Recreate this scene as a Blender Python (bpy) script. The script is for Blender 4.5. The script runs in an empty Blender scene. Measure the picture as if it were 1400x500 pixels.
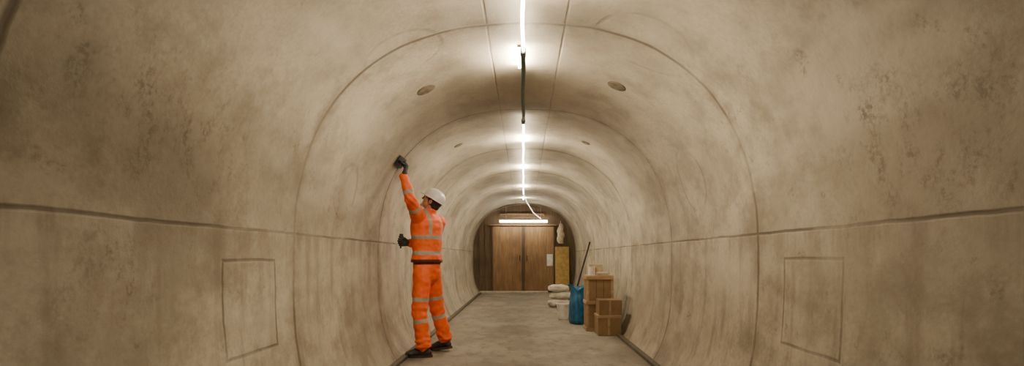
import bpy, bmesh, math, random
from mathutils import Vector, Matrix, noise
random.seed(4)
scene = bpy.context.scene
COL = scene.collection
EYE = 1.12; W = 1.59; F = 700.0; VX, VY = 716.0, 350.0
NU, NL = 2.4, 3.1

# ------------------------------------------------------------ helpers
def link(o):
    COL.objects.link(o); return o

def empty(name, loc=(0,0,0)):
    e = bpy.data.objects.new(name, None); e.empty_display_size = .1
    link(e); e.location = loc
    return e

def mesh_obj(name, bm, mat=None, parent=None, smooth=False):
    me = bpy.data.meshes.new(name)
    bmesh.ops.recalc_face_normals(bm, faces=bm.faces)
    bm.to_mesh(me); bm.free()
    o = bpy.data.objects.new(name, me); link(o)
    if mat: me.materials.append(mat)
    if smooth:
        for p in me.polygons: p.use_smooth = True
    if parent:
        o.parent = parent
        o.matrix_parent_inverse = Matrix.Translation(-Vector(parent.location))
    return o

def half_w(z):
    d = (z-EYE)/W
    n = NU if d > 0 else NL
    return W*max(0.0, 1-abs(d)**n)**(1/n)

def prof(theta):
    c, s = math.cos(theta), math.sin(theta)
    n = NU if s > 0 else NL
    r = (abs(c)**n+abs(s)**n)**(-1/n)*W
    return r*c, EYE+r*s

def ceil_z(x): return EYE+W*(1-(abs(x)/W)**NU)**(1/NU)

def box(bm, a, b, mtx=None, bevel=0.0):
    a = Vector(a); b = Vector(b)
    r = bmesh.ops.create_cube(bm, size=1)
    vs = r['verts']
    for v in vs:
        v.co = Vector(((a.x+b.x)/2+v.co.x*(b.x-a.x), (a.y+b.y)/2+v.co.y*(b.y-a.y), (a.z+b.z)/2+v.co.z*(b.z-a.z)))
        if mtx: v.co = mtx @ v.co
    if bevel:
        es = list({e for v in vs for e in v.link_edges})
        bmesh.ops.bevel(bm, geom=es, offset=bevel, segments=2, affect='EDGES', profile=.6)

def ring_frame(d):
    d = d.normalized()
    u = d.orthogonal().normalized()
    return u, d.cross(u).normalized()

def loft(bm, rings, seg=24, caps=True):
    prev = None; first = None
    for c, u, v in rings:
        cur = [bm.verts.new(Vector(c)+Vector(u)*math.cos(2*math.pi*i/seg)+Vector(v)*math.sin(2*math.pi*i/seg)) for i in range(seg)]
        if prev:
            for i in range(seg):
                bm.faces.new((prev[i], prev[(i+1) % seg], cur[(i+1) % seg], cur[i]))
        else: first = cur
        prev = cur
    if caps:
        bm.faces.new(first[::-1]); bm.faces.new(prev)

def tube(bm, pts, r, seg=10, radii=None):
    pts = [Vector(p) for p in pts]
    rings = []; u = None
    for i, p in enumerate(pts):
        d = (pts[min(i+1, len(pts)-1)]-pts[max(i-1, 0)]).normalized()
        if u is None: u = d.orthogonal().normalized()
        u = (u-d*u.dot(d)).normalized(); v = d.cross(u)
        rr = radii[i] if radii else r
        rings.append((p, u*rr, v*rr))
    loft(bm, rings, seg)

def sphere(bm, c, r, mtx=None, sub=3):
    res = bmesh.ops.create_icosphere(bm, subdivisions=sub, radius=1)
    if not hasattr(r, '__len__'): r = (r, r, r)
    for v in res['verts']:
        v.co = Vector(c)+Vector((v.co.x*r[0], v.co.y*r[1], v.co.z*r[2]))
        if mtx: v.co = mtx @ v.co

def cone(bm, p0, r0, p1, r1, mtx=None, sub=2):
    p0, p1 = Vector(p0), Vector(p1)
    if mtx: p0, p1 = mtx @ p0, mtx @ p1
    sphere(bm, p0, r0, None, sub); sphere(bm, p1, r1, None, sub)
    u, v = ring_frame(p1-p0)
    loft(bm, [(p0, u*r0, v*r0), (p1, u*r1, v*r1)], 20)

def remesh(name, bm, voxel, mat, parent, smooth=4):
    o = mesh_obj(name+"_tmp", bm)
    m = o.modifiers.new("r", 'REMESH'); m.mode = 'VOXEL'; m.voxel_size = voxel; m.use_smooth_shade = True
    s = o.modifiers.new("s", 'SMOOTH'); s.factor = .5; s.iterations = smooth
    dg = bpy.context.evaluated_depsgraph_get(); dg.update()
    me = bpy.data.meshes.new_from_object(o.evaluated_get(dg))
    bpy.data.objects.remove(o)
    me.name = name; me.materials.clear(); me.materials.append(mat)
    for p in me.polygons: p.use_smooth = True
    n = bpy.data.objects.new(name, me); link(n)
    if parent:
        n.parent = parent; n.matrix_parent_inverse = Matrix.Translation(-Vector(parent.location))
    return n

# ------------------------------------------------------------ node helper
class NT:
    def __init__(s, name):
        s.mat = bpy.data.materials.new(name); s.mat.use_nodes = True
        s.t = s.mat.node_tree; s.b = s.t.nodes['Principled BSDF']
        s.tc = s.t.nodes.new('ShaderNodeTexCoord')
    def n(s, k): return s.t.nodes.new(k)
    def L(s, a, b): s.t.links.new(a, b)
    def m(s, op, *a, clamp=False):
        n = s.n('ShaderNodeMath'); n.operation = op; n.use_clamp = clamp
        for i, x in enumerate(a):
            if isinstance(x, (int, float)): n.inputs[i].default_value = x
            else: s.L(x, n.inputs[i])
        return n.outputs[0]
    def rng(s, v, a, b, c=0., d=1.):
        n = s.n('ShaderNodeMapRange'); n.interpolation_type = 'SMOOTHSTEP'
        s.L(v, n.inputs[0])
        for i, x in zip((1, 2, 3, 4), (a, b, c, d)): n.inputs[i].default_value = x
        return n.outputs[0]
    def noise(s, scale, detail=4, rough=.55, stretch=None, off=None):
        n = s.n('ShaderNodeTexNoise'); n.inputs['Scale'].default_value = scale
        n.inputs['Detail'].default_value = detail; n.inputs['Roughness'].default_value = rough
        if stretch or off:
            mp = s.n('ShaderNodeMapping'); s.L(s.tc.outputs['Object'], mp.inputs[0])
            if stretch: mp.inputs['Scale'].default_value = stretch
            if off: mp.inputs['Location'].default_value = off
            s.L(mp.outputs[0], n.inputs['Vector'])
        else: s.L(s.tc.outputs['Object'], n.inputs['Vector'])
        return n.outputs[0]
    def mix(s, f, a, b, mode='MIX'):
        n = s.n('ShaderNodeMix'); n.data_type = 'RGBA'; n.blend_type = mode
        for i, x in ((0, f), (6, a), (7, b)):
            if isinstance(x, (int, float)): n.inputs[i].default_value = x
            elif isinstance(x, tuple): n.inputs[i].default_value = x+(1,) if len(x) == 3 else x
            else: s.L(x, n.inputs[i])
        return n.outputs[2]
    def xyz(s):
        n = s.n('ShaderNodeSeparateXYZ'); s.L(s.tc.outputs['Object'], n.inputs[0]); return n.outputs
    def dist(s, p):
        n = s.n('ShaderNodeVectorMath'); n.operation = 'DISTANCE'
        s.L(s.tc.outputs['Object'], n.inputs[0]); n.inputs[1].default_value = p
        return n.outputs['Value']
    def bump(s, h, strength=.3, dist=.01):
        n = s.n('ShaderNodeBump'); n.inputs['Strength'].default_value = strength; n.inputs['Distance'].default_value = dist
        s.L(h, n.inputs['Height']); s.L(n.outputs[0], s.b.inputs['Normal'])
    def col(s, c, rough=.7, metal=0.):
        if isinstance(c, tuple): s.b.inputs['Base Color'].default_value = c+(1,)
        else: s.L(c, s.b.inputs['Base Color'])
        s.b.inputs['Roughness'].default_value = rough; s.b.inputs['Metallic'].default_value = metal
        return s.mat

def simple(name, c, rough=.6, metal=0., var=.25, scale=12, bump=.15):
    t = NT(name); n = t.noise(scale, 4)
    f = t.rng(n, .3, .7)
    dark = tuple(x*(1-var) for x in c); lite = tuple(min(1, x*(1+var*.5)) for x in c)
    if bump: t.bump(n, bump, .004)
    return t.col(t.mix(f, dark, lite), rough, metal)

def emis(name, c, s):
    t = NT(name); t.b.inputs['Base Color'].default_value = c+(1,)
    t.b.inputs['Emission Color'].default_value = c+(1,); t.b.inputs['Emission Strength'].default_value = s
    return t.mat

def wood(name, a, b, stretch=(8, 8, .8), rough=.65):
    t = NT(name); n = t.noise(3, 6, .6, stretch); n2 = t.noise(1.5, 3)
    f = t.rng(n, .3, .7); c = t.mix(f, a, b)
    c = t.mix(t.rng(n2, .35, .75, 0, .5), c, tuple(x*.55 for x in a))
    t.bump(n, .2, .003)
    return t.col(c, rough)

def wallpt(px, py):
    dx, dz = px-VX, VY-py
    n = NU if dz > 0 else NL
    R = (abs(dx)**n+abs(dz)**n)**(1/n); k = R/W
    return Vector((dx/k, F/k, EYE+dz/k))

# ------------------------------------------------------------ concrete
def concrete(name):
    t = NT(name); X, Y, Z = t.xyz()
    big = t.noise(.9, 4, .6); mid = t.noise(3.2, 6, .65, off=(3, 1, 7)); fine = t.noise(38, 3, .6)
    c = t.mix(t.rng(big, .30, .70), (.335, .295, .225), (.53, .475, .375))
    c = t.mix(t.rng(mid, .42, .72, 0, .6), c, (.24, .205, .15))
    c = t.mix(t.rng(fine, .35, .7, 0, .25), c, (.24, .20, .145))
    st = t.noise(2.2, 5, .6, (3.5, 3.5, .45), (5, 2, 0))
    low = t.rng(Z, 1.5, .9)
    c = t.mix(t.m('MULTIPLY', t.rng(st, .50, .70), t.m('MULTIPLY', low, .5)), c, (.19, .15, .10))
    # grimy mottling, strongest on the side walls
    side = t.rng(t.m('ABSOLUTE', X), .9, 1.45, .15, 1)
    mot = t.noise(1.9, 9, .72, (1, .8, 1), (11, 6, 2))
    c = t.mix(t.m('MULTIPLY', t.m('MULTIPLY', t.rng(mot, .47, .66), side), .55), c, (.17, .135, .09))
    sm = t.noise(1.6, 3, .5, (1, .35, 1.2), (9, 4, 2))
    c = t.mix(t.rng(sm, .52, .70, 0, .42), c, (.62, .565, .46))
    spk = t.noise(9, 8, .75, (1, 1, .6), (1, 8, 3)); sp2 = t.noise(40, 4, .7)
    spots = t.m('MULTIPLY', t.rng(spk, .44, .66), t.rng(sp2, .36, .62))
    for (px, py, r) in ((262, 205, .65), (1215, 225, .65), (1330, 190, .4), (150, 400, .4), (190, 150, .4), (455, 290, .35)):
        d = t.dist(wallpt(px, py))
        c = t.mix(t.m('MULTIPLY', t.m('MULTIPLY', t.rng(d, r, r*.15), spots), .75), c, (.11, .08, .05))
        c = t.mix(t.rng(d, r*1.1, 0, 0, .3), c, (.22, .17, .11))
    gs = t.m('MULTIPLY', t.rng(t.noise(5, 7, .7, off=(4, 4, 4)), .55, .70), t.rng(sp2, .4, .6))
    c = t.mix(t.m('MULTIPLY', t.m('MULTIPLY', gs, side), .6), c, (.13, .10, .065))
    wob = t.m('MULTIPLY', t.m('SUBTRACT', t.noise(2.5, 4), .5), .05)
    yy = t.m('ADD', Y, wob)
    md = t.m('ABSOLUTE', t.m('SUBTRACT', t.m('MODULO', t.m('ADD', yy, 40.8-1.46+1.02), 2.04), 1.02))
    vary = t.rng(t.noise(1.3, 4, .6, off=(2, 2, 9)), .35, .62, .3, 1)
    ring = t.m('MULTIPLY', t.rng(md, .026, .004), vary)
    halo = t.m('MULTIPLY', t.rng(md, .14, .0), t.rng(mid, .4, .65, .12, .5))
    zz = t.m('ADD', Z, t.m('MULTIPLY', wob, .5))
    hd = t.m('ABSOLUTE', t.m('SUBTRACT', zz, 1.27))
    hs = t.m('MULTIPLY', t.rng(hd, .014, .003), vary)
    hh = t.m('MULTIPLY', t.rng(t.m('SUBTRACT', 1.27, zz), .22, .0), t.m('MULTIPLY', t.m('LESS_THAN', zz, 1.27), t.rng(st, .42, .62, 0, .5)))
    up = t.m('GREATER_THAN', Z, 2.0)
    kd = t.m('ABSOLUTE', t.m('SUBTRACT', t.m('ABSOLUTE', t.m('ADD', X, t.m('MULTIPLY', wob, .4))), .27))
    ks = t.m('MULTIPLY', t.m('MULTIPLY', t.rng(kd, .012, .003), up), t.m('MULTIPLY', vary, .5))
    seam = t.m('MAXIMUM', t.m('MAXIMUM', ring, hs), ks)
    for sd_, yc, zc, hw, hhh in ((-1, 2.96, .83, .28, .265), (1, 2.86, .845, .29, .26)):
        sd = t.m('MAXIMUM', t.m('SUBTRACT', t.m('ABSOLUTE', t.m('SUBTRACT', yy, yc)), hw), t.m('SUBTRACT', t.m('ABSOLUTE', t.m('SUBTRACT', zz, zc)), hhh))
        on = t.m('GREATER_THAN', t.m('MULTIPLY', X, sd_), 0)
        ln = t.m('MULTIPLY', t.m('MULTIPLY', t.rng(t.m('ABSOLUTE', sd), .014, .003), on), t.m('MULTIPLY', vary, .85))
        seam = t.m('MAXIMUM', seam, ln)
    part = t.rng(t.noise(2.0, 3, .6, off=(8, 8, 1)), .42, .58)
    for (px, py, r, s) in ((944, 246, .29, .4), (470, 262, .24, .35), (545, 75, .3, .3), (880, 60, .35, .3)):
        d = t.m('ABSOLUTE', t.m('SUBTRACT', t.m('ADD', t.dist(wallpt(px, py)), wob), r))
        seam = t.m('MAXIMUM', seam, t.m('MULTIPLY', t.rng(d, .025, .004), t.m('MULTIPLY', part, s)))
    c = t.mix(halo, c, (.19, .15, .10))
    c = t.mix(hh, c, (.20, .155, .105))
    c = t.mix(t.m('MULTIPLY', seam, .8), c, (.085, .062, .04))
    h = t.m('SUBTRACT', t.m('ADD', t.m('MULTIPLY', fine, .25), t.m('MULTIPLY', mid, .6)), t.m('MULTIPLY', seam, .8))
    t.bump(h, .35, .015)
    return t.col(c, .7)
M_CONC = concrete("cast_concrete")

def floor_mat():
    t = NT("dusty_floor_concrete")
    a = t.noise(1.1, 5, .6); b = t.noise(5, 7, .7, (1.4, .6, 1)); f = t.noise(60, 3)
    c = t.mix(t.rng(a, .35, .65), (.19, .165, .13), (.31, .275, .22))
    c = t.mix(t.rng(b, .46, .68, 0, .75), c, (.13, .108, .08))
    c = t.mix(t.rng(t.noise(2.4, 8, .75, off=(7, 3, 0)), .56, .66, 0, .55), c, (.42, .385, .325))
    c = t.mix(t.rng(f, .4, .7, 0, .35), c, (.14, .12, .09))
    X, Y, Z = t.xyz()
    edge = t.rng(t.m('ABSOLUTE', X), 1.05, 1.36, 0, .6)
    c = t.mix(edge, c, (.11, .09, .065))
    t.bump(t.m('ADD', b, t.m('MULTIPLY', f, .4)), .5, .012)
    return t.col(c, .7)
M_FLOOR = floor_mat()

# ------------------------------------------------------------ tunnel shell
Y0, Y1 = -5.0, 16.1
th_seam = math.atan2(.15, half_w(1.27))
th_low = math.atan2(-EYE-.06, half_w(-.06))
def shell(name, ths):
    bm = bmesh.new(); ny = 44; prev = None
    for j in range(ny+1):
        y = Y0+(Y1-Y0)*j/ny
        cur = []
        for th in ths:
            x, z = prof(th); cur.append(bm.verts.new((x, y, z)))
        if prev:
            for i in range(len(ths)-1): bm.faces.new((prev[i], prev[i+1], cur[i+1], cur[i]))
        prev = cur
    return mesh_obj(name, bm, M_CONC, smooth=True)
lin = lambda a, b, n: [a+(b-a)*i/n for i in range(n+1)]
shell("wall_right", lin(th_low, th_seam, 24))
shell("wall_left", lin(math.pi-th_low, math.pi-th_seam, 24))
shell("ceiling", lin(th_seam, math.pi-th_seam, 96))
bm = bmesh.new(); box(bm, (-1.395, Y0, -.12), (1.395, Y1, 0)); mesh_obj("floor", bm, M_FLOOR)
bm = bmesh.new(); box(bm, (-1.8, Y0-.12, -.1), (1.8, Y0, 2.9)); mesh_obj("back_bounce_wall", bm, M_CONC)  # unseen wall closing the tunnel behind the camera, added to bounce light

M_TRIM = simple("dark_steel", (.12, .10, .07), .5, .3)
for s, nm in ((-1, "trim_left"), (1, "trim_right")):
    bm = bmesh.new()
    box(bm, (s*1.30-.012, Y0+.05, 0), (s*1.30+.012, Y1-.4, .035), bevel=.004)
    box(bm, (s*1.345-.035, Y0+.05, 0), (s*1.345+.035, Y1-.4, .008))
    mesh_obj(nm, bm, M_TRIM)

M_PLUG = simple("grout_patch", (.17, .135, .09), .85, 0, .4, 25, .4)
def disc_on_wall(name, th, y, r, mat, thick=.006):
    x, z = prof(th); e = 1e-3
    x2, z2 = prof(th+e); tg = Vector((x2-x, 0, z2-z)).normalized(); yv = Vector((0, 1, 0)); nrm = tg.cross(yv).normalized()
    c = Vector((x, y, z))
    if nrm.dot(Vector((0, y, EYE))-c) < 0: nrm = -nrm
    bm = bmesh.new()
    loft(bm, [(c+nrm*.001, tg*r, yv*r), (c+nrm*thick*.5, tg*r, yv*r), (c+nrm*thick, tg*r*.8, yv*r*.8)], 28)
    return mesh_obj(name, bm, mat)
for k, rr in ((0, .085), (1, .06)):
    for px in (580, 838):
        disc_on_wall("grout_plug", math.atan2(227, px-VX), 4.4+2.2*k, rr, M_PLUG)

# ------------------------------------------------------------ bulkhead at the far end
M_PLY = wood("brown_plywood", (.20, .115, .05), (.31, .185, .085))
M_PLYD = wood("weathered_plywood", (.10, .065, .035), (.165, .11, .06))
M_OCH = simple("ochre_board", (.42, .28, .08), .55)
M_CREAM = simple("cream_paint", (.55, .46, .32), .6)
M_BLK = simple("black_iron", (.03, .028, .025), .5, .5)
bm = bmesh.new()
ths = lin(math.pi-th_low, th_low, 70)
vs = [bm.verts.new((prof(t_)[0], 15.9, prof(t_)[1])) for t_ in ths]
vs2 = [bm.verts.new((v.co.x, 16.0, v.co.z)) for v in vs]
bm.faces.new(vs); bm.faces.new(vs2[::-1])
for i in range(len(vs)): bm.faces.new((vs[i], vs[(i+1) % len(vs)], vs2[(i+1) % len(vs)], vs2[i]))
mesh_obj("wall_far", bm, M_PLYD)
bm = bmesh.new()
for z in (.5, 1.05, 1.6, 2.2): box(bm, (-half_w(z)+.02, 15.87, z-.01), (-1.03, 15.9, z+.01))
for x in (-1.38, -1.2): box(bm, (x-.01, 15.865, .2), (x+.01, 15.9, 2.1))
mesh_obj("trim_batten", bm, M_PLYD)
for i, (x0, x1) in enumerate(((-.99, -.035), (-.015, .93))):
    d = empty("door_%d" % (i+1), (x0, 15.85, 0))
    bm = bmesh.new(); box(bm, (x0, 15.82, .03), (x1, 15.88, 2.03), bevel=.005)
    mesh_obj("leaf", bm, M_PLY, d)
    bm = bmesh.new()
    for xx in (x0+.02, x1-.02): box(bm, (xx-.02, 15.80, .03), (xx+.02, 15.82, 2.03))
    mesh_obj("frame", bm, M_PLYD, d)
    bm = bmesh.new(); hx = x1-.1 if i == 0 else x0+.1
    tube(bm, [(hx, 15.80, .98), (hx, 15.75, .98), (hx, 15.75, 1.14), (hx, 15.80, 1.14)], .012)
    mesh_obj("handle", bm, M_BLK, d)
bm = bmesh.new(); box(bm, (-1.08, 15.78, 2.06), (1.0, 15.9, 2.10), bevel=.006); box(bm, (-.75, 15.8, 2.38), (.62, 15.9, 2.44), bevel=.006)
mesh_obj("trim_lintel", bm, M_PLY)
bm = bmesh.new(); box(bm, (-1.36, 15.45, 0), (.72, 15.78, .05), bevel=.01)
mesh_obj("door_threshold", bm, simple("pale_concrete", (.5, .46, .38), .8))
bm = bmesh.new()
mx = Matrix.Translation((1.18, 15.62, 0)) @ Matrix.Rotation(math.radians(-6), 4, 'X')
box(bm, (-.23, -.012, .012), (.20, .012, 1.42), mx, .004)
box(bm, (-.19, -.02, 1.2), (.16, -.012, 1.26), mx)
mesh_obj("ochre_board", bm, M_OCH)
M_WHITE = simple("white_plastic", (.75, .72, .66), .5, 0, .15)
bm = bmesh.new(); box(bm, (.70, 15.788, .82), (.88, 15.799, 1.18)); box(bm, (.73, 15.78, .86), (.85, 15.788, 1.14))
mesh_obj("door_glint_plate", bm, M_WHITE)  # white plate stands in for a bright reflection on the door
bm = bmesh.new()
rings = []
for i in range(9):
    z = 2.12-.62*i/8; r = .05+.06*math.sin(i/8*2.6)
    rings.append(((1.12+.02*math.sin(i*1.7), 15.70, z), Vector((r, 0, 0)), Vector((0, r*.5, 0))))
loft(bm, rings, 16); tube(bm, [(1.12, 15.7, 2.1), (1.12, 15.78, 2.2), (1.12, 15.9, 2.2)], .01)
mesh_obj("hanging_dust_sheet", bm, M_CREAM, smooth=True)

# ------------------------------------------------------------ lights
WARM = (1.0, .83, .60)
E_SPOT = emis("lamp_glow", WARM, 1050)
E_ROPE = emis("led_rope_glow", (1.0, .88, .68), 40)
E_TUBE = emis("fluorescent_glow", (1.0, .92, .75), 42)
M_GREEN = simple("green_conduit", (.08, .14, .10), .45)
M_PLA = simple("grey_fitting", (.35, .34, .3), .5)
ZR = 2.62
def rope(name, y0, y1, mat, r, x=-.02):
    bm = bmesh.new(); n = max(6, int((y1-y0)/.25))
    tube(bm, [(x+.004*math.sin(i*1.3), y0+(y1-y0)*i/n, ZR+.003*math.sin(i*2.1)) for i in range(n+1)], r)
    return mesh_obj(name, bm, mat, smooth=True)
root = empty("ceiling_light_rope", (0, 0, ZR))
PI = Matrix.Translation((0, 0, -ZR))
for a, b in ((2.5, 3.78), (5.72, 12.3)):
    o = rope("lit_rope", a, b, E_ROPE, .0115); o.parent = root; o.matrix_parent_inverse = PI
cl = bmesh.new()
y = 2.6; zc = ceil_z(.02)
while y < 12.4:
    tube(cl, [(-.02, y, ZR+.012), (-.02, y, zc+.004)], .004, 6)
    y += .85
mesh_obj("clips", cl, M_PLA, root)
o = rope("conduit", 3.80, 5.70, M_GREEN, .018); o.parent = root; o.matrix_parent_inverse = PI
bm = bmesh.new()
for y in (3.78, 5.70): tube(bm, [(-.02, y-.05, ZR), (-.02, y+.05, ZR)], .024, 14)
mesh_obj("couplers", bm, M_GREEN, root)
def lamp(x, y, L=.34):
    e = empty("linear_ceiling_lamp", (x, y, 2.68))
    zc = ceil_z(x)
    bm = bmesh.new(); box(bm, (x-.012, y-L/2-.02, zc-.016), (x+.012, y+L/2+.02, zc+.002), bevel=.003)
    mesh_obj("base", bm, M_PLA, e)
    bm = bmesh.new(); tube(bm, [(x, y-L/2, zc-.034), (x, y+L/2, zc-.034)], .010, 12); mesh_obj("tube", bm, E_SPOT, e, True)
for x, y in ((.06, 2.9), (-.05, 4.05), (-.02, 6.9), (-.02, 9.1), (-.02, 11.6)):
    lamp(x, y)
lamp(-.02, 13.9, .2)
e = empty("fluorescent_batten_lamp", (0, 15.45, 2.19))
bm = bmesh.new(); tube(bm, [(-.74, 15.45, 2.17), (.70, 15.45, 2.17)], .03, 14); mesh_obj("tube", bm, E_TUBE, e, True)
bm = bmesh.new(); box(bm, (-.78, 15.43, 2.20), (.74, 15.49, 2.25), bevel=.006)
for x in (-.76, .72): box(bm, (x-.02, 15.42, 2.13), (x+.02, 15.48, 2.22))
for x in (-.55, .5): tube(bm, [(x, 15.46, 2.24), (x, 15.46, ceil_z(x)-.002)], .006, 6)
mesh_obj("body", bm, M_PLA, e)
E_FEED = emis("led_feed_glow", (1.0, .88, .68), 4)
bm = bmesh.new(); tube(bm, [(-.02, 12.3, ZR), (.06, 13.0, 2.50), (.25, 14.2, 2.33), (.5, 15.44, 2.25)], .009)
mesh_obj("feed_cable", bm, E_FEED, e, True)

# ------------------------------------------------------------ stored materials at the right
M_PINE = wood("crate_pine", (.33, .225, .12), (.48, .345, .20), (1, 1, 6))
M_BOX = wood("brown_box_board", (.22, .135, .065), (.31, .20, .10), (2, 2, 2))
M_DARK = simple("crate_inner_shade", (.06, .04, .025), .9)  # near-black colour for the shade inside the crate
c = empty("wooden_crate", (1.12, 7.75, 0))
bm = bmesh.new(); x0, x1, ya, yb, h = .93, 1.33, 7.66, 8.04, .82
for x in (x0, x1-.035):
    for yy in (ya, yb-.035): box(bm, (x, yy, 0), (x+.035, yy+.035, h), bevel=.003)
for z in (.0, .40, h-.05):
    box(bm, (x0, ya-.012, z), (x1, ya, z+.05), bevel=.003); box(bm, (x0, yb, z), (x1, yb+.012, z+.05))
    box(bm, (x0-.012, ya, z), (x0, yb, z+.05), bevel=.003)
box(bm, (x0, ya, h), (x1, yb, h+.012), bevel=.002)
mesh_obj("frame", bm, M_PINE, c)
bm = bmesh.new(); n = 3; wd = (x1-x0-.07)/n
for i in range(n):
    box(bm, (x0+.037+i*wd, ya+.006, .03), (x0+.030+(i+1)*wd, ya+.018, h-.02), bevel=.002)
    box(bm, (x0+.004, ya+.037+i*.1, .03), (x0+.016, ya+.130+i*.1, h-.02), bevel=.002)
mesh_obj("boards", bm, M_BOX, c)
bm = bmesh.new(); box(bm, (x0+.03, ya+.03, .02), (x1-.04, yb-.04, h-.03)); mesh_obj("inner_shade_block", bm, M_DARK, c)  # solid dark block paints the crate's inner shade behind the boards
c = empty("brown_box", (1.15, 7.35, 0))
bm = bmesh.new(); box(bm, (1.03, 7.20, 0), (1.355, 7.58, .26), bevel=.006)
box(bm, (1.05, 7.23, .285), (1.375, 7.56, .50), bevel=.006)
mesh_obj("carton", bm, M_BOX, c)
bm = bmesh.new(); box(bm, (1.026, 7.196, .25), (1.36, 7.584, .285), bevel=.004)
box(bm, (1.17, 7.192, 0.01), (1.20, 7.2, .25)); box(bm, (1.19, 7.222, .29), (1.22, 7.23, .49))
mesh_obj("lid", bm, M_PINE, c)
bm = bmesh.new()
loft(bm, [((1.02, 7.80, .832), (.055, 0, 0), (0, .055, 0)), ((1.02, 7.80, .945), (.055, 0, 0), (0, .055, 0)), ((1.02, 7.80, .95), (.05, 0, 0), (0, .05, 0))], 24)
loft(bm, [((1.02, 7.80, .945), (.058, 0, 0), (0, .058, 0)), ((1.02, 7.80, .955), (.058, 0, 0), (0, .058, 0))], 24)
mesh_obj("paint_tin", bm, M_WHITE)
bm = bmesh.new(); box(bm, (1.10, 7.74, .832), (1.27, 7.92, .875), bevel=.01); mesh_obj("folded_cloth", bm, M_CREAM)

t = NT("blue_plastic"); n = t.noise(9, 4); t.bump(n, .5, .02)
M_BLUE = t.col(t.mix(t.rng(n, .3, .7), (.01, .08, .19), (.025, .18, .36)), .35)
bm = bmesh.new(); seg = 48; prev = None
prf = [(.0, .11), (.01, .15), (.08, .17), (.2, .175), (.33, .165), (.43, .145), (.5, .125), (.55, .12), (.60, .14), (.63, .16), (.60, .13), (.54, .10), (.52, .02)]
for j, (z, r) in enumerate(prf):
    cur = []
    for i in range(seg):
        a = 2*math.pi*i/seg
        rr = r*(1+.10*math.sin(3*a+z*4)+.06*math.sin(7*a+z*9)*(z+.2)+.05*math.sin(13*a))
        zz = z+(.04*math.sin(2*a+1)+.02*math.sin(5*a) if z > .5 else 0)
        lean = -.10*max(0, z-.2)
        cur.append(bm.verts.new((.91+lean+rr*math.cos(a), 8.5+rr*.85*math.sin(a), zz)))
    if prev:
        for i in range(seg): bm.faces.new((prev[i], prev[(i+1) % seg], cur[(i+1) % seg], cur[i]))
    else: bm.faces.new(cur[::-1])
    prev = cur
bm.faces.new(prev)
mesh_obj("blue_rubble_bag", bm, M_BLUE, smooth=True)

cx, cy = .70, 9.15
e = empty("white_bucket", (cx, cy, 0))
bm = bmesh.new()
R_ = lambda z, r: ((cx, cy, z), (r, 0, 0), (0, r, 0))
loft(bm, [R_(0, .10), R_(.01, .105), R_(.25, .13), R_(.25, .14), R_(.275, .14), R_(.275, .125), R_(.03, .10)], 32)
mesh_obj("pail", bm, M_WHITE, e, False)
bm = bmesh.new(); tube(bm, [(cx+.137*math.cos(a), cy-.02-.05*math.sin(a), .25-.16*math.sin(a)) for a in lin(0, math.pi, 14)], .004, 6)
mesh_obj("bail", bm, M_BLK, e)

M_SACK = simple("pale_sack", (.60, .56, .49), .8, 0, .25, 8, .4)
def sack(name, c, size, rot=0, seed=0):
    bm = bmesh.new(); bmesh.ops.create_icosphere(bm, subdivisions=5, radius=1)
    mx = Matrix.Translation(c) @ Matrix.Rotation(rot, 4, 'Z')
    for v in bm.verts:
        p = v.co.copy()
        q = Vector([math.copysign(abs(k)**.55, k) for k in p])
        q = Vector((q.x*size[0], q.y*size[1], q.z*size[2]*(1-.35*max(abs(q.x), abs(q.y))**4)))
        q += p*.018*noise.noise(p*2.3+Vector((seed, 0, 0)))+p*.01*noise.noise(p*6+Vector((seed, 5, 0)))
        q.z = max(q.z, -size[2]*.92)
        v.co = mx @ q
    mesh_obj(name, bm, M_SACK, smooth=True)
sack("cement_sack", (.80, 11.4, .085), (.27, .19, .09), .2, 1)
sack("cement_sack", (.82, 11.42, .25), (.26, .18, .085), -.15, 2)
sack("cement_sack", (.76, 11.4, .405), (.22, .17, .08), .3, 3)
sack("cement_sack", (.92, 10.3, .085), (.2, .26, .09), .1, 4)
bm = bmesh.new()
cx, cy = 1.13, 9.5
loft(bm, [((cx, cy, z), (r, 0, 0), (0, r*.8, 0)) for z, r in ((0, .12), (.02, .13), (.28, .13), (.34, .09), (.37, .035), (.41, .035))], 24)
tube(bm, [(cx-.1, cy, .25), (cx-.13, cy, .34), (cx-.07, cy, .39), (cx, cy, .38)], .014)
mesh_obj("water_canister", bm, M_WHITE, smooth=True)
e = empty("cardboard_box_stack", (1.15, 9.0, 0))
bm = bmesh.new(); box(bm, (1.06, 8.9, 0), (1.34, 9.2, .36), bevel=.005); box(bm, (1.09, 8.92, .36), (1.36, 9.18, .70), bevel=.005); box(bm, (1.12, 8.95, .70), (1.37, 9.15, .98), bevel=.005)
mesh_obj("cartons", bm, M_CREAM, e)
bm = bmesh.new()
for z in (.0, .36, .70): box(bm, (1.2, 8.896, z+.01), (1.24, 8.952, z+.22))
mesh_obj("tape", bm, M_BOX, e)

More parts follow.
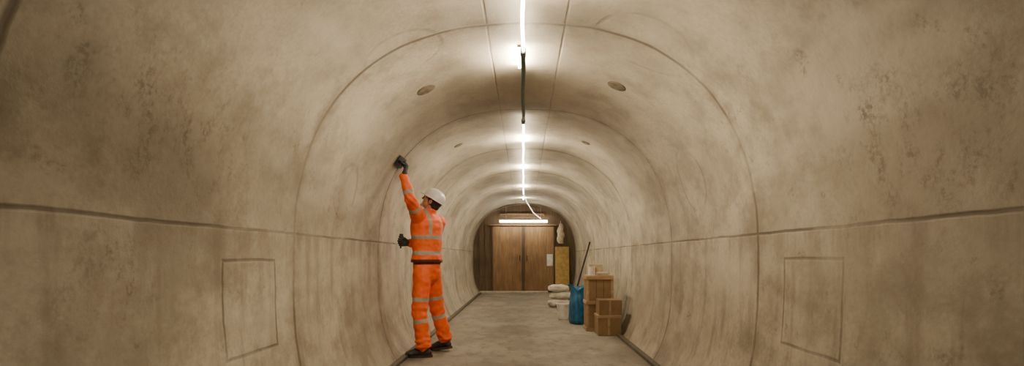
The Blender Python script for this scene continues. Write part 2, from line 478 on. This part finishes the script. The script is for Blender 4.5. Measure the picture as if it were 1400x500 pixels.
def leaning(name, base, y1, z1, r, mat, head=None):
    top = Vector((half_w(z1)-r-.004, y1, z1)); base = Vector(base); e = empty(name, base)
    bm = bmesh.new(); tube(bm, [base+(top-base)*k/4 for k in range(5)], r, 12); mesh_obj("shaft", bm, mat, e, True)
    d = (top-base).normalized(); bm = bmesh.new()
    q = Matrix.Translation(base) @ d.to_track_quat('Z', 'Y').to_matrix().to_4x4()
    if head == 'broom':
        box(bm, (-.03, -.16, .03), (.03, .16, .08), q, .008); box(bm, (-.025, -.15, -.02), (.025, .15, .03), q)
    else:
        box(bm, (-.008, -.09, .0), (.008, .09, .26), q, .006); cone(bm, q @ Vector((0, 0, .24)), .022, q @ Vector((0, 0, .36)), .018)
    mesh_obj("head", bm, M_BLK, e)
leaning("broom", (1.12, 11.9, .03), 12.1, 1.46, .02, M_BLK, 'broom')
leaning("shovel", (1.2, 12.5, .01), 12.6, 1.35, .018, M_PINE, 'shovel')

# ------------------------------------------------------------ WORKER
worker = empty("construction_worker", (-1.12, 5.85, 0))
fw = Vector((-.87, .49, 0)).normalized(); lf = Vector((0, 0, 1)).cross(fw).normalized(); UP = Vector((0, 0, 1))
V = Vector
zt = 2.13; yt = 5.46; xt = -half_w(zt)
dn = V((-(abs(xt)/W)**(NU-1), 0, ((zt-EYE)/W)**(NU-1))).normalized(); n_in = -dn
P0 = V((xt, yt, zt)); hc = P0+n_in*.062
Xh = V((0, 1, 0)); Zh = n_in.copy(); Yh = Zh.cross(Xh).normalized()
tilt = Matrix.Rotation(math.radians(18), 3, Xh); Yt, Zt = tilt @ Yh, tilt @ Zh
if Yt.x > Yh.x:
    tilt = Matrix.Rotation(math.radians(-18), 3, Xh); Yt, Zt = tilt @ Yh, tilt @ Zh
def frame(X, Y, Z, O):
    m = Matrix((X, Y, Z)).transposed().to_4x4(); m.translation = O; return m
GO_L = hc-Yt*.09+Zt*.028
ML = frame(Xh, Yt, Zt, GO_L)
SL = V((-1.185, 5.66, 1.56)); EL = V((-1.215, 5.43, 1.72)); WL = GO_L-Yt*.03
SR = V((-1.01, 5.98, 1.52)); ER = V((-1.085, 6.0, 1.25)); WR = V((-1.30, 5.83, 1.27))
HL = V((-1.155, 5.765, .93)); KL = V((-1.175, 5.70, .50)); AL = V((-1.125, 5.68, .13))
HR = V((-1.08, 5.93, .93)); KR = V((-1.035, 6.0, .52)); AR = V((-.945, 6.05, .16))
TC = V((-1.12, 5.85, 0))

bm = bmesh.new()
def tr(z, off, d, w): return (TC+V(off)+UP*z, fw*d, lf*w)
loft(bm, [tr(1.06, (0, 0, 0), .135, .18), tr(1.045, (0, 0, 0), .158, .205), tr(1.10, (0, 0, 0), .152, .20), tr(1.2, (0, 0, 0), .145, .19), tr(1.32, (0, -.01, 0), .15, .205),
          tr(1.44, (.0, -.02, 0), .15, .22), tr(1.52, (.005, -.025, 0), .135, .215), tr(1.58, (.015, -.03, 0), .10, .16), tr(1.62, (.03, -.03, 0), .075, .085), tr(1.645, (.035, -.03, 0), .07, .075)], 40)
loft(bm, [tr(.80, (0, 0, 0), .07, .10), tr(.86, (0, 0, 0), .125, .165), tr(.95, (0, 0, 0), .14, .18), tr(1.08, (0, 0, 0), .13, .17)], 32)
def limb(a, ra, b, rb, c_, rc):
    cone(bm, a, ra, b, rb, sub=3); cone(bm, b, rb, c_, rc, sub=3)
limb(SL, .084, EL, .062, WL, .046)
limb(SR, .082, ER, .064, WR, .048)
limb(HL, .108, KL, .086, AL, .080)
limb(HR, .108, KR, .086, AR, .080)
for A in (AL, AR):
    sphere(bm, A+V((-.01, 0, .05)), (.088, .088, .03)); sphere(bm, A+V((0, 0, -.01)), (.09, .09, .03))
sphere(bm, TC+V((.035, -.03, 1.64)), (.078, .078, .022))

t = NT("hi_vis_orange")
at = t.n('ShaderNodeAttribute'); at.attribute_name = "band"; at2 = t.n('ShaderNodeAttribute'); at2.attribute_name = "hem"
bandm = t.m('LESS_THAN', at.outputs['Fac'], 0.0); hemm = t.m('LESS_THAN', at2.outputs['Fac'], 0.0)
n1 = t.noise(14, 5, .6); n2 = t.noise(4, 3)
c1 = t.mix(t.rng(n1, .3, .7), (.90, .10, .015), (1.0, .17, .025))
c1 = t.mix(t.rng(n2, .55, .75, 0, .3), c1, (.5, .06, .015))
c1 = t.mix(bandm, c1, (.40, .35, .29))
c1 = t.mix(hemm, c1, (.09, .02, .012))
t.bump(n1, .3, .012)
M_HV = t.col(c1, .6)
suit = remesh("overalls", bm, .009, M_HV, worker, 5)
me = suit.data
bones = {'LU': (SL, EL, .08), 'LF': (EL, WL, .06), 'RU': (SR, ER, .075), 'RF': (ER, WR, .06), 'LT': (HL, KL, .1), 'LS': (KL, AL, .085), 'RT': (HR, KR, .1), 'RS': (KR, AR, .085)}
bandpos = {'LU': [.55], 'LF': [.30], 'RU': [.6], 'RF': [.55], 'LT': [.70], 'LS': [.28], 'RT': [.70], 'RS': [.28]}
bands = []; hems = []; newco = []
nrms = [v.normal.copy() for v in me.vertices]
for vi, v in enumerate(me.vertices):
    p = v.co
    best = None; bk = None; bt = 0
    for k, (a, b, r) in bones.items():
        d = b-a; tt = max(0, min(1, (p-a).dot(d)/d.length_squared)); dd = (p-(a+d*tt)).length/r
        if best is None or dd < best: best, bk, bt = dd, k, tt
    rel = p-TC; la = rel.dot(lf); fo = rel.dot(fw)
    ts = math.sqrt((la/.20)**2+((fo)/.145)**2)
    torso = 1.03 < p.z < 1.66 and (ts < best*0.98+.1)
    if p.z > 1.46 and bk in ('LU',) and bt > .15: torso = False
    s = 1.0
    if torso:
        s = min(abs(p.z-1.155)-.022, abs(p.z-1.33)-.022)
        if p.z > 1.33: s = min(s, abs(abs(la)-.105)-.022)
    else:
        a, b, r = bones[bk]; L = (b-a).length
        for q in bandpos[bk]: s = min(s, abs(bt-q)*L-.022)
        if bk in ('LT', 'RT') and p.z > .8: s = 1
    bands.append(s)
    hems.append(abs(p.z-1.055)-.028 if (torso or (p.z > 1.0 and p.z < 1.1 and abs(la) < .24 and bk in ('LT', 'RT'))) else 1.0)
    f = noise.noise(V((p.x*9, p.y*9, p.z*16)))*.009+noise.noise(p*26)*.003
    if bk in ('LS', 'RS'):
        f += .008*math.sin(p.z*75+6*noise.noise(p*6))*max(0, 1-(p.z-.08)/.25)
    if bk in ('LT', 'RT', 'LS', 'RS'): f += .004*math.sin(p.z*60+8*noise.noise(p*5))*math.exp(-((p.z-.5)/.1)**2)
    if not torso and bk in ('LU', 'LF', 'RU', 'RF'):
        w_ = math.exp(-((p-bones[bk[0]+'U'][1]).length/.09)**2); f += .007*w_*math.sin((p.z+p.x)*90)
    newco.append(p+nrms[vi]*f)
for v, c_ in zip(me.vertices, newco): v.co = c_
A1 = me.attributes.new("band", 'FLOAT', 'POINT'); A1.data.foreach_set("value", bands)
A2 = me.attributes.new("hem", 'FLOAT', 'POINT'); A2.data.foreach_set("value", hems)

M_GLOVE = simple("black_work_glove", (.035, .033, .032), .7, 0, .4, 40, .4)
def glove(name, M, mir, wrist, grip=(50, 130, 200)):
    bm = bmesh.new(); s = -1 if mir else 1
    P = lambda x, y, z: M @ V((s*x, y, z))
    lens = [(.042, .026, .022), (.047, .030, .023), (.043, .028, .022), (.034, .021, .019)]
    xs = [.034, .0115, -.0115, -.034]; ks = [.088, .092, .088, .080]
    for x, kn, L in zip(xs, ks, lens):
        cone(bm, P(x*.55, .0, 0), .019, P(x, kn, 0), .0135)
        py, pz = kn, 0.0
        for a, l, r in zip(grip, L, (.0108, .0102, .0095)):
            ny_, nz_ = py+l*math.cos(math.radians(a)), pz-l*math.sin(math.radians(a))
            cone(bm, P(x*1.02, py, pz), r, P(x*1.02, ny_, nz_), r*.94); py, pz = ny_, nz_
    cone(bm, P(.022, .02, -.006), .019, P(.048, .050, -.020), .0135)
    cone(bm, P(.048, .050, -.020), .0128, P(.047, .080, -.040), .0115)
    cone(bm, P(.047, .080, -.040), .0115, P(.030, .092, -.056), .0098)
    cone(bm, wrist, .036, P(0, .012, 0), .028)
    return remesh(name, bm, .0032, M_GLOVE, worker, 2)
glove("left_hand", ML, False, WL)
dR = (WR-ER).normalized(); Yr = V((-.92, -.38, .05)).normalized(); Zr = V((-.38, .92, 0)); Zr = (Zr-Yr*Zr.dot(Yr)).normalized(); Xr = Yr.cross(Zr)
GR = WR+dR*.03; MR = frame(Xr, Yr, Zr, GR)
glove("right_hand", MR, True, WR)

fl = empty("plastering_float", P0)
bm = bmesh.new(); m4 = frame(Xh, Yh, Zh, P0+n_in*.006)
box(bm, (-.13, -.055, 0), (.13, .055, .014), m4, .003)
mesh_obj("plate", bm, M_BLK, fl)
bm = bmesh.new()
hl = m4.inverted() @ hc
pts = [m4 @ V((-.085, hl.y, .01)), m4 @ V((-.078, hl.y, hl.z-.01)), m4 @ V((-.06, hl.y, hl.z)), m4 @ V((.06, hl.y, hl.z)), m4 @ V((.078, hl.y, hl.z-.01)), m4 @ V((.085, hl.y, .01))]
tube(bm, pts, .012, 14)
mesh_obj("handle", bm, M_BLK, fl, True)
hb = MR @ V((0, .088, -.028)); br = empty("scraper_brush", hb)
bm = bmesh.new(); ax = -Xr
tube(bm, [hb-ax*.07, hb-ax*.03, hb, hb+ax*.05], .01, 12, [.008, .012, .0115, .011])
mb = frame(Yr, Zr, ax, hb+ax*.05); box(bm, (-.022, -.01, 0), (.022, .01, .02), mb, .003); box(bm, (-.02, -.008, .02), (.02, .008, .045), mb)
mesh_obj("brush_body", bm, M_BLK, br)

M_BOOT = simple("black_boot_leather", (.022, .018, .015), .45, 0, .4, 30, .3)
M_SOLE = simple("boot_sole", (.05, .035, .02), .8)
def boot(name, ankle, dirv, pitch):
    d = V(dirv).normalized(); s_ = UP.cross(d).normalized()
    m = frame(d, s_, UP, V((ankle.x, ankle.y, 0))) @ Matrix.Translation((.13, 0, 0)) @ Matrix.Rotation(pitch, 4, 'Y') @ Matrix.Translation((-.13, 0, 0))
    bm = bmesh.new()
    cone(bm, (0, 0, .17), .055, (-.01, 0, .07), .05, m); cone(bm, (-.045, 0, .05), .042, (.06, 0, .055), .044, m)
    cone(bm, (.06, 0, .055), .044, (.135, .004, .048), .042, m); sphere(bm, (.15, .004, .045), (.058, .05, .036), m); sphere(bm, (.06, 0, .075), (.07, .035, .035), m)
    remesh(name, bm, .005, M_BOOT, worker, 4)
    bm = bmesh.new()
    out = []
    for i in range(28):
        a = 2*math.pi*i/28; x = math.cos(a); y = math.sin(a)
        out.append((.055+x*.15, y*(.05 if x > 0 else .043)))
    lo = [bm.verts.new(m @ V((x, y, 0))) for x, y in out]; hi = [bm.verts.new(m @ V((x, y, .028))) for x, y in out]
    bm.faces.new(lo[::-1]); bm.faces.new(hi)
    for i in range(28): bm.faces.new((lo[i], lo[(i+1) % 28], hi[(i+1) % 28], hi[i]))
    mesh_obj(name+"_sole", bm, M_SOLE, worker)
boot("left_boot", V((-1.12, 5.68, 0)), (-.97, -.1, 0), 0)
boot("right_boot", V((-.94, 6.05, 0)), (-.93, .25, 0), math.radians(10))

M_SKIN = simple("skin", (.50, .26, .16), .5, 0, .12, 20, .1)
M_HAIR = simple("dark_hair", (.03, .02, .013), .7, 0, .4, 60, .5)
M_HELM = simple("white_helmet", (.85, .84, .82), .3, 0, .05, 5, 0)
fh = V((-.95, .08, 0)).normalized(); pit = math.radians(32)
Yd = fh*math.cos(pit)+UP*math.sin(pit); Zd = UP*math.cos(pit)-fh*math.sin(pit); Xd = Yd.cross(Zd)
MH = frame(Xd, Yd, Zd, V((-1.06, 5.82, 1.74)))
bm = bmesh.new()
sphere(bm, (0, -.012, .03), (.076, .096, .092), MH); sphere(bm, (0, .028, -.04), (.060, .062, .068), MH); sphere(bm, (0, .035, .0), (.066, .058, .07), MH)
cone(bm, (0, .088, .022), .009, (0, .107, -.018), .0135, MH); sphere(bm, (.011, .098, -.022), .009, MH, 2); sphere(bm, (-.011, .098, -.022), .009, MH, 2)
cone(bm, (-.034, .082, .034), .010, (.034, .082, .034), .010, MH)
cone(bm, (-.017, .084, -.046), .006, (.017, .084, -.046), .006, MH); cone(bm, (-.015, .082, -.056), .007, (.015, .082, -.056), .007, MH)
cone(bm, (-.012, .076, -.088), .02, (.012, .076, -.088), .02, MH)
for s in (-1, 1):
    sphere(bm, (s*.077, -.008, -.005), (.010, .020, .032), MH); sphere(bm, (s*.048, .052, -.018), (.018, .022, .02), MH)
cone(bm, MH @ V((0, -.02, -.05)), .056, V((-1.095, 5.82, 1.56)), .060)
remesh("head", bm, .0038, M_SKIN, worker, 2)
bm = bmesh.new(); sphere(bm, (0, -.022, .02), (.081, .098, .085), MH); sphere(bm, (0, -.05, -.03), (.062, .062, .05), MH)
remesh("hair", bm, .005, M_HAIR, worker, 2)
bm = bmesh.new()
for s in (-1, 1): sphere(bm, (s*.030, .079, .013), .012, MH)
mesh_obj("eyes", bm, M_WHITE, worker, True)
bm = bmesh.new()
for s in (-1, 1): sphere(bm, (s*.030, .0895, .013), .004, MH, 2)
mesh_obj("irises", bm, M_HAIR, worker, True)
bm = bmesh.new()
for s in (-1, 1):
    tube(bm, [MH @ V((s*.031+.024*math.cos(a), .101-.010*abs(math.cos(a)), .012+.017*math.sin(a))) for a in lin(0, 2*math.pi, 20)], .0025, 6)
    tube(bm, [MH @ V((s*.055, .093, .016)), MH @ V((s*.074, .05, .014)), MH @ V((s*.08, -.005, .012))], .0025, 6)
tube(bm, [MH @ V((-.008, .103, .016)), MH @ V((.008, .103, .016))], .0025, 6)
mesh_obj("safety_glasses", bm, M_BLK, worker, True)
bm = bmesh.new(); N = 40
def hel(th, ph):
    x, y = math.cos(th), math.sin(th)
    return V((x*.104*math.cos(ph), -.008+y*.126*math.cos(ph), .052+.098*math.sin(ph)+(.006 if abs(x) < .16 and ph > .3 else 0)))
prev = None
for j in range(12):
    ph = -.12+(math.pi/2+.10)*j/11.5
    cur = [bm.verts.new(MH @ hel(2*math.pi*i/N, ph)) for i in range(N)]
    if prev:
        for i in range(N): bm.faces.new((prev[i], prev[(i+1) % N], cur[(i+1) % N], cur[i]))
    else: first = cur
    prev = cur
bm.faces.new(prev)
brim = []
for i in range(N):
    a = 2*math.pi*i/N; yv = math.sin(a); ext = 1.07+.30*max(0, yv)**2.2
    brim.append(bm.verts.new(MH @ V((math.cos(a)*.104*(1.08), -.008+yv*.126*ext, .036-.012*max(0, yv)))))
for i in range(N): bm.faces.new((brim[i], brim[(i+1) % N], first[(i+1) % N], first[i]))
o = mesh_obj("hard_hat", bm, M_HELM, worker, True)
sm = o.modifiers.new("s", 'SOLIDIFY'); sm.thickness = .004; sm.offset = -1

# ------------------------------------------------------------ world + camera
w = bpy.data.worlds.new("World"); scene.world = w; w.use_nodes = True
w.node_tree.nodes['Background'].inputs[0].default_value = (.02, .016, .01, 1)
w.node_tree.nodes['Background'].inputs[1].default_value = .3
cam = bpy.data.cameras.new("camera"); co = bpy.data.objects.new("camera", cam); link(co)
co.location = (-.015, 0, EYE); co.rotation_euler = (math.radians(90), 0, 0)
cam.sensor_width = 36; cam.lens = 18.0; cam.shift_x = -16/1400; cam.shift_y = 100/1400; cam.clip_start = .05
scene.camera = co
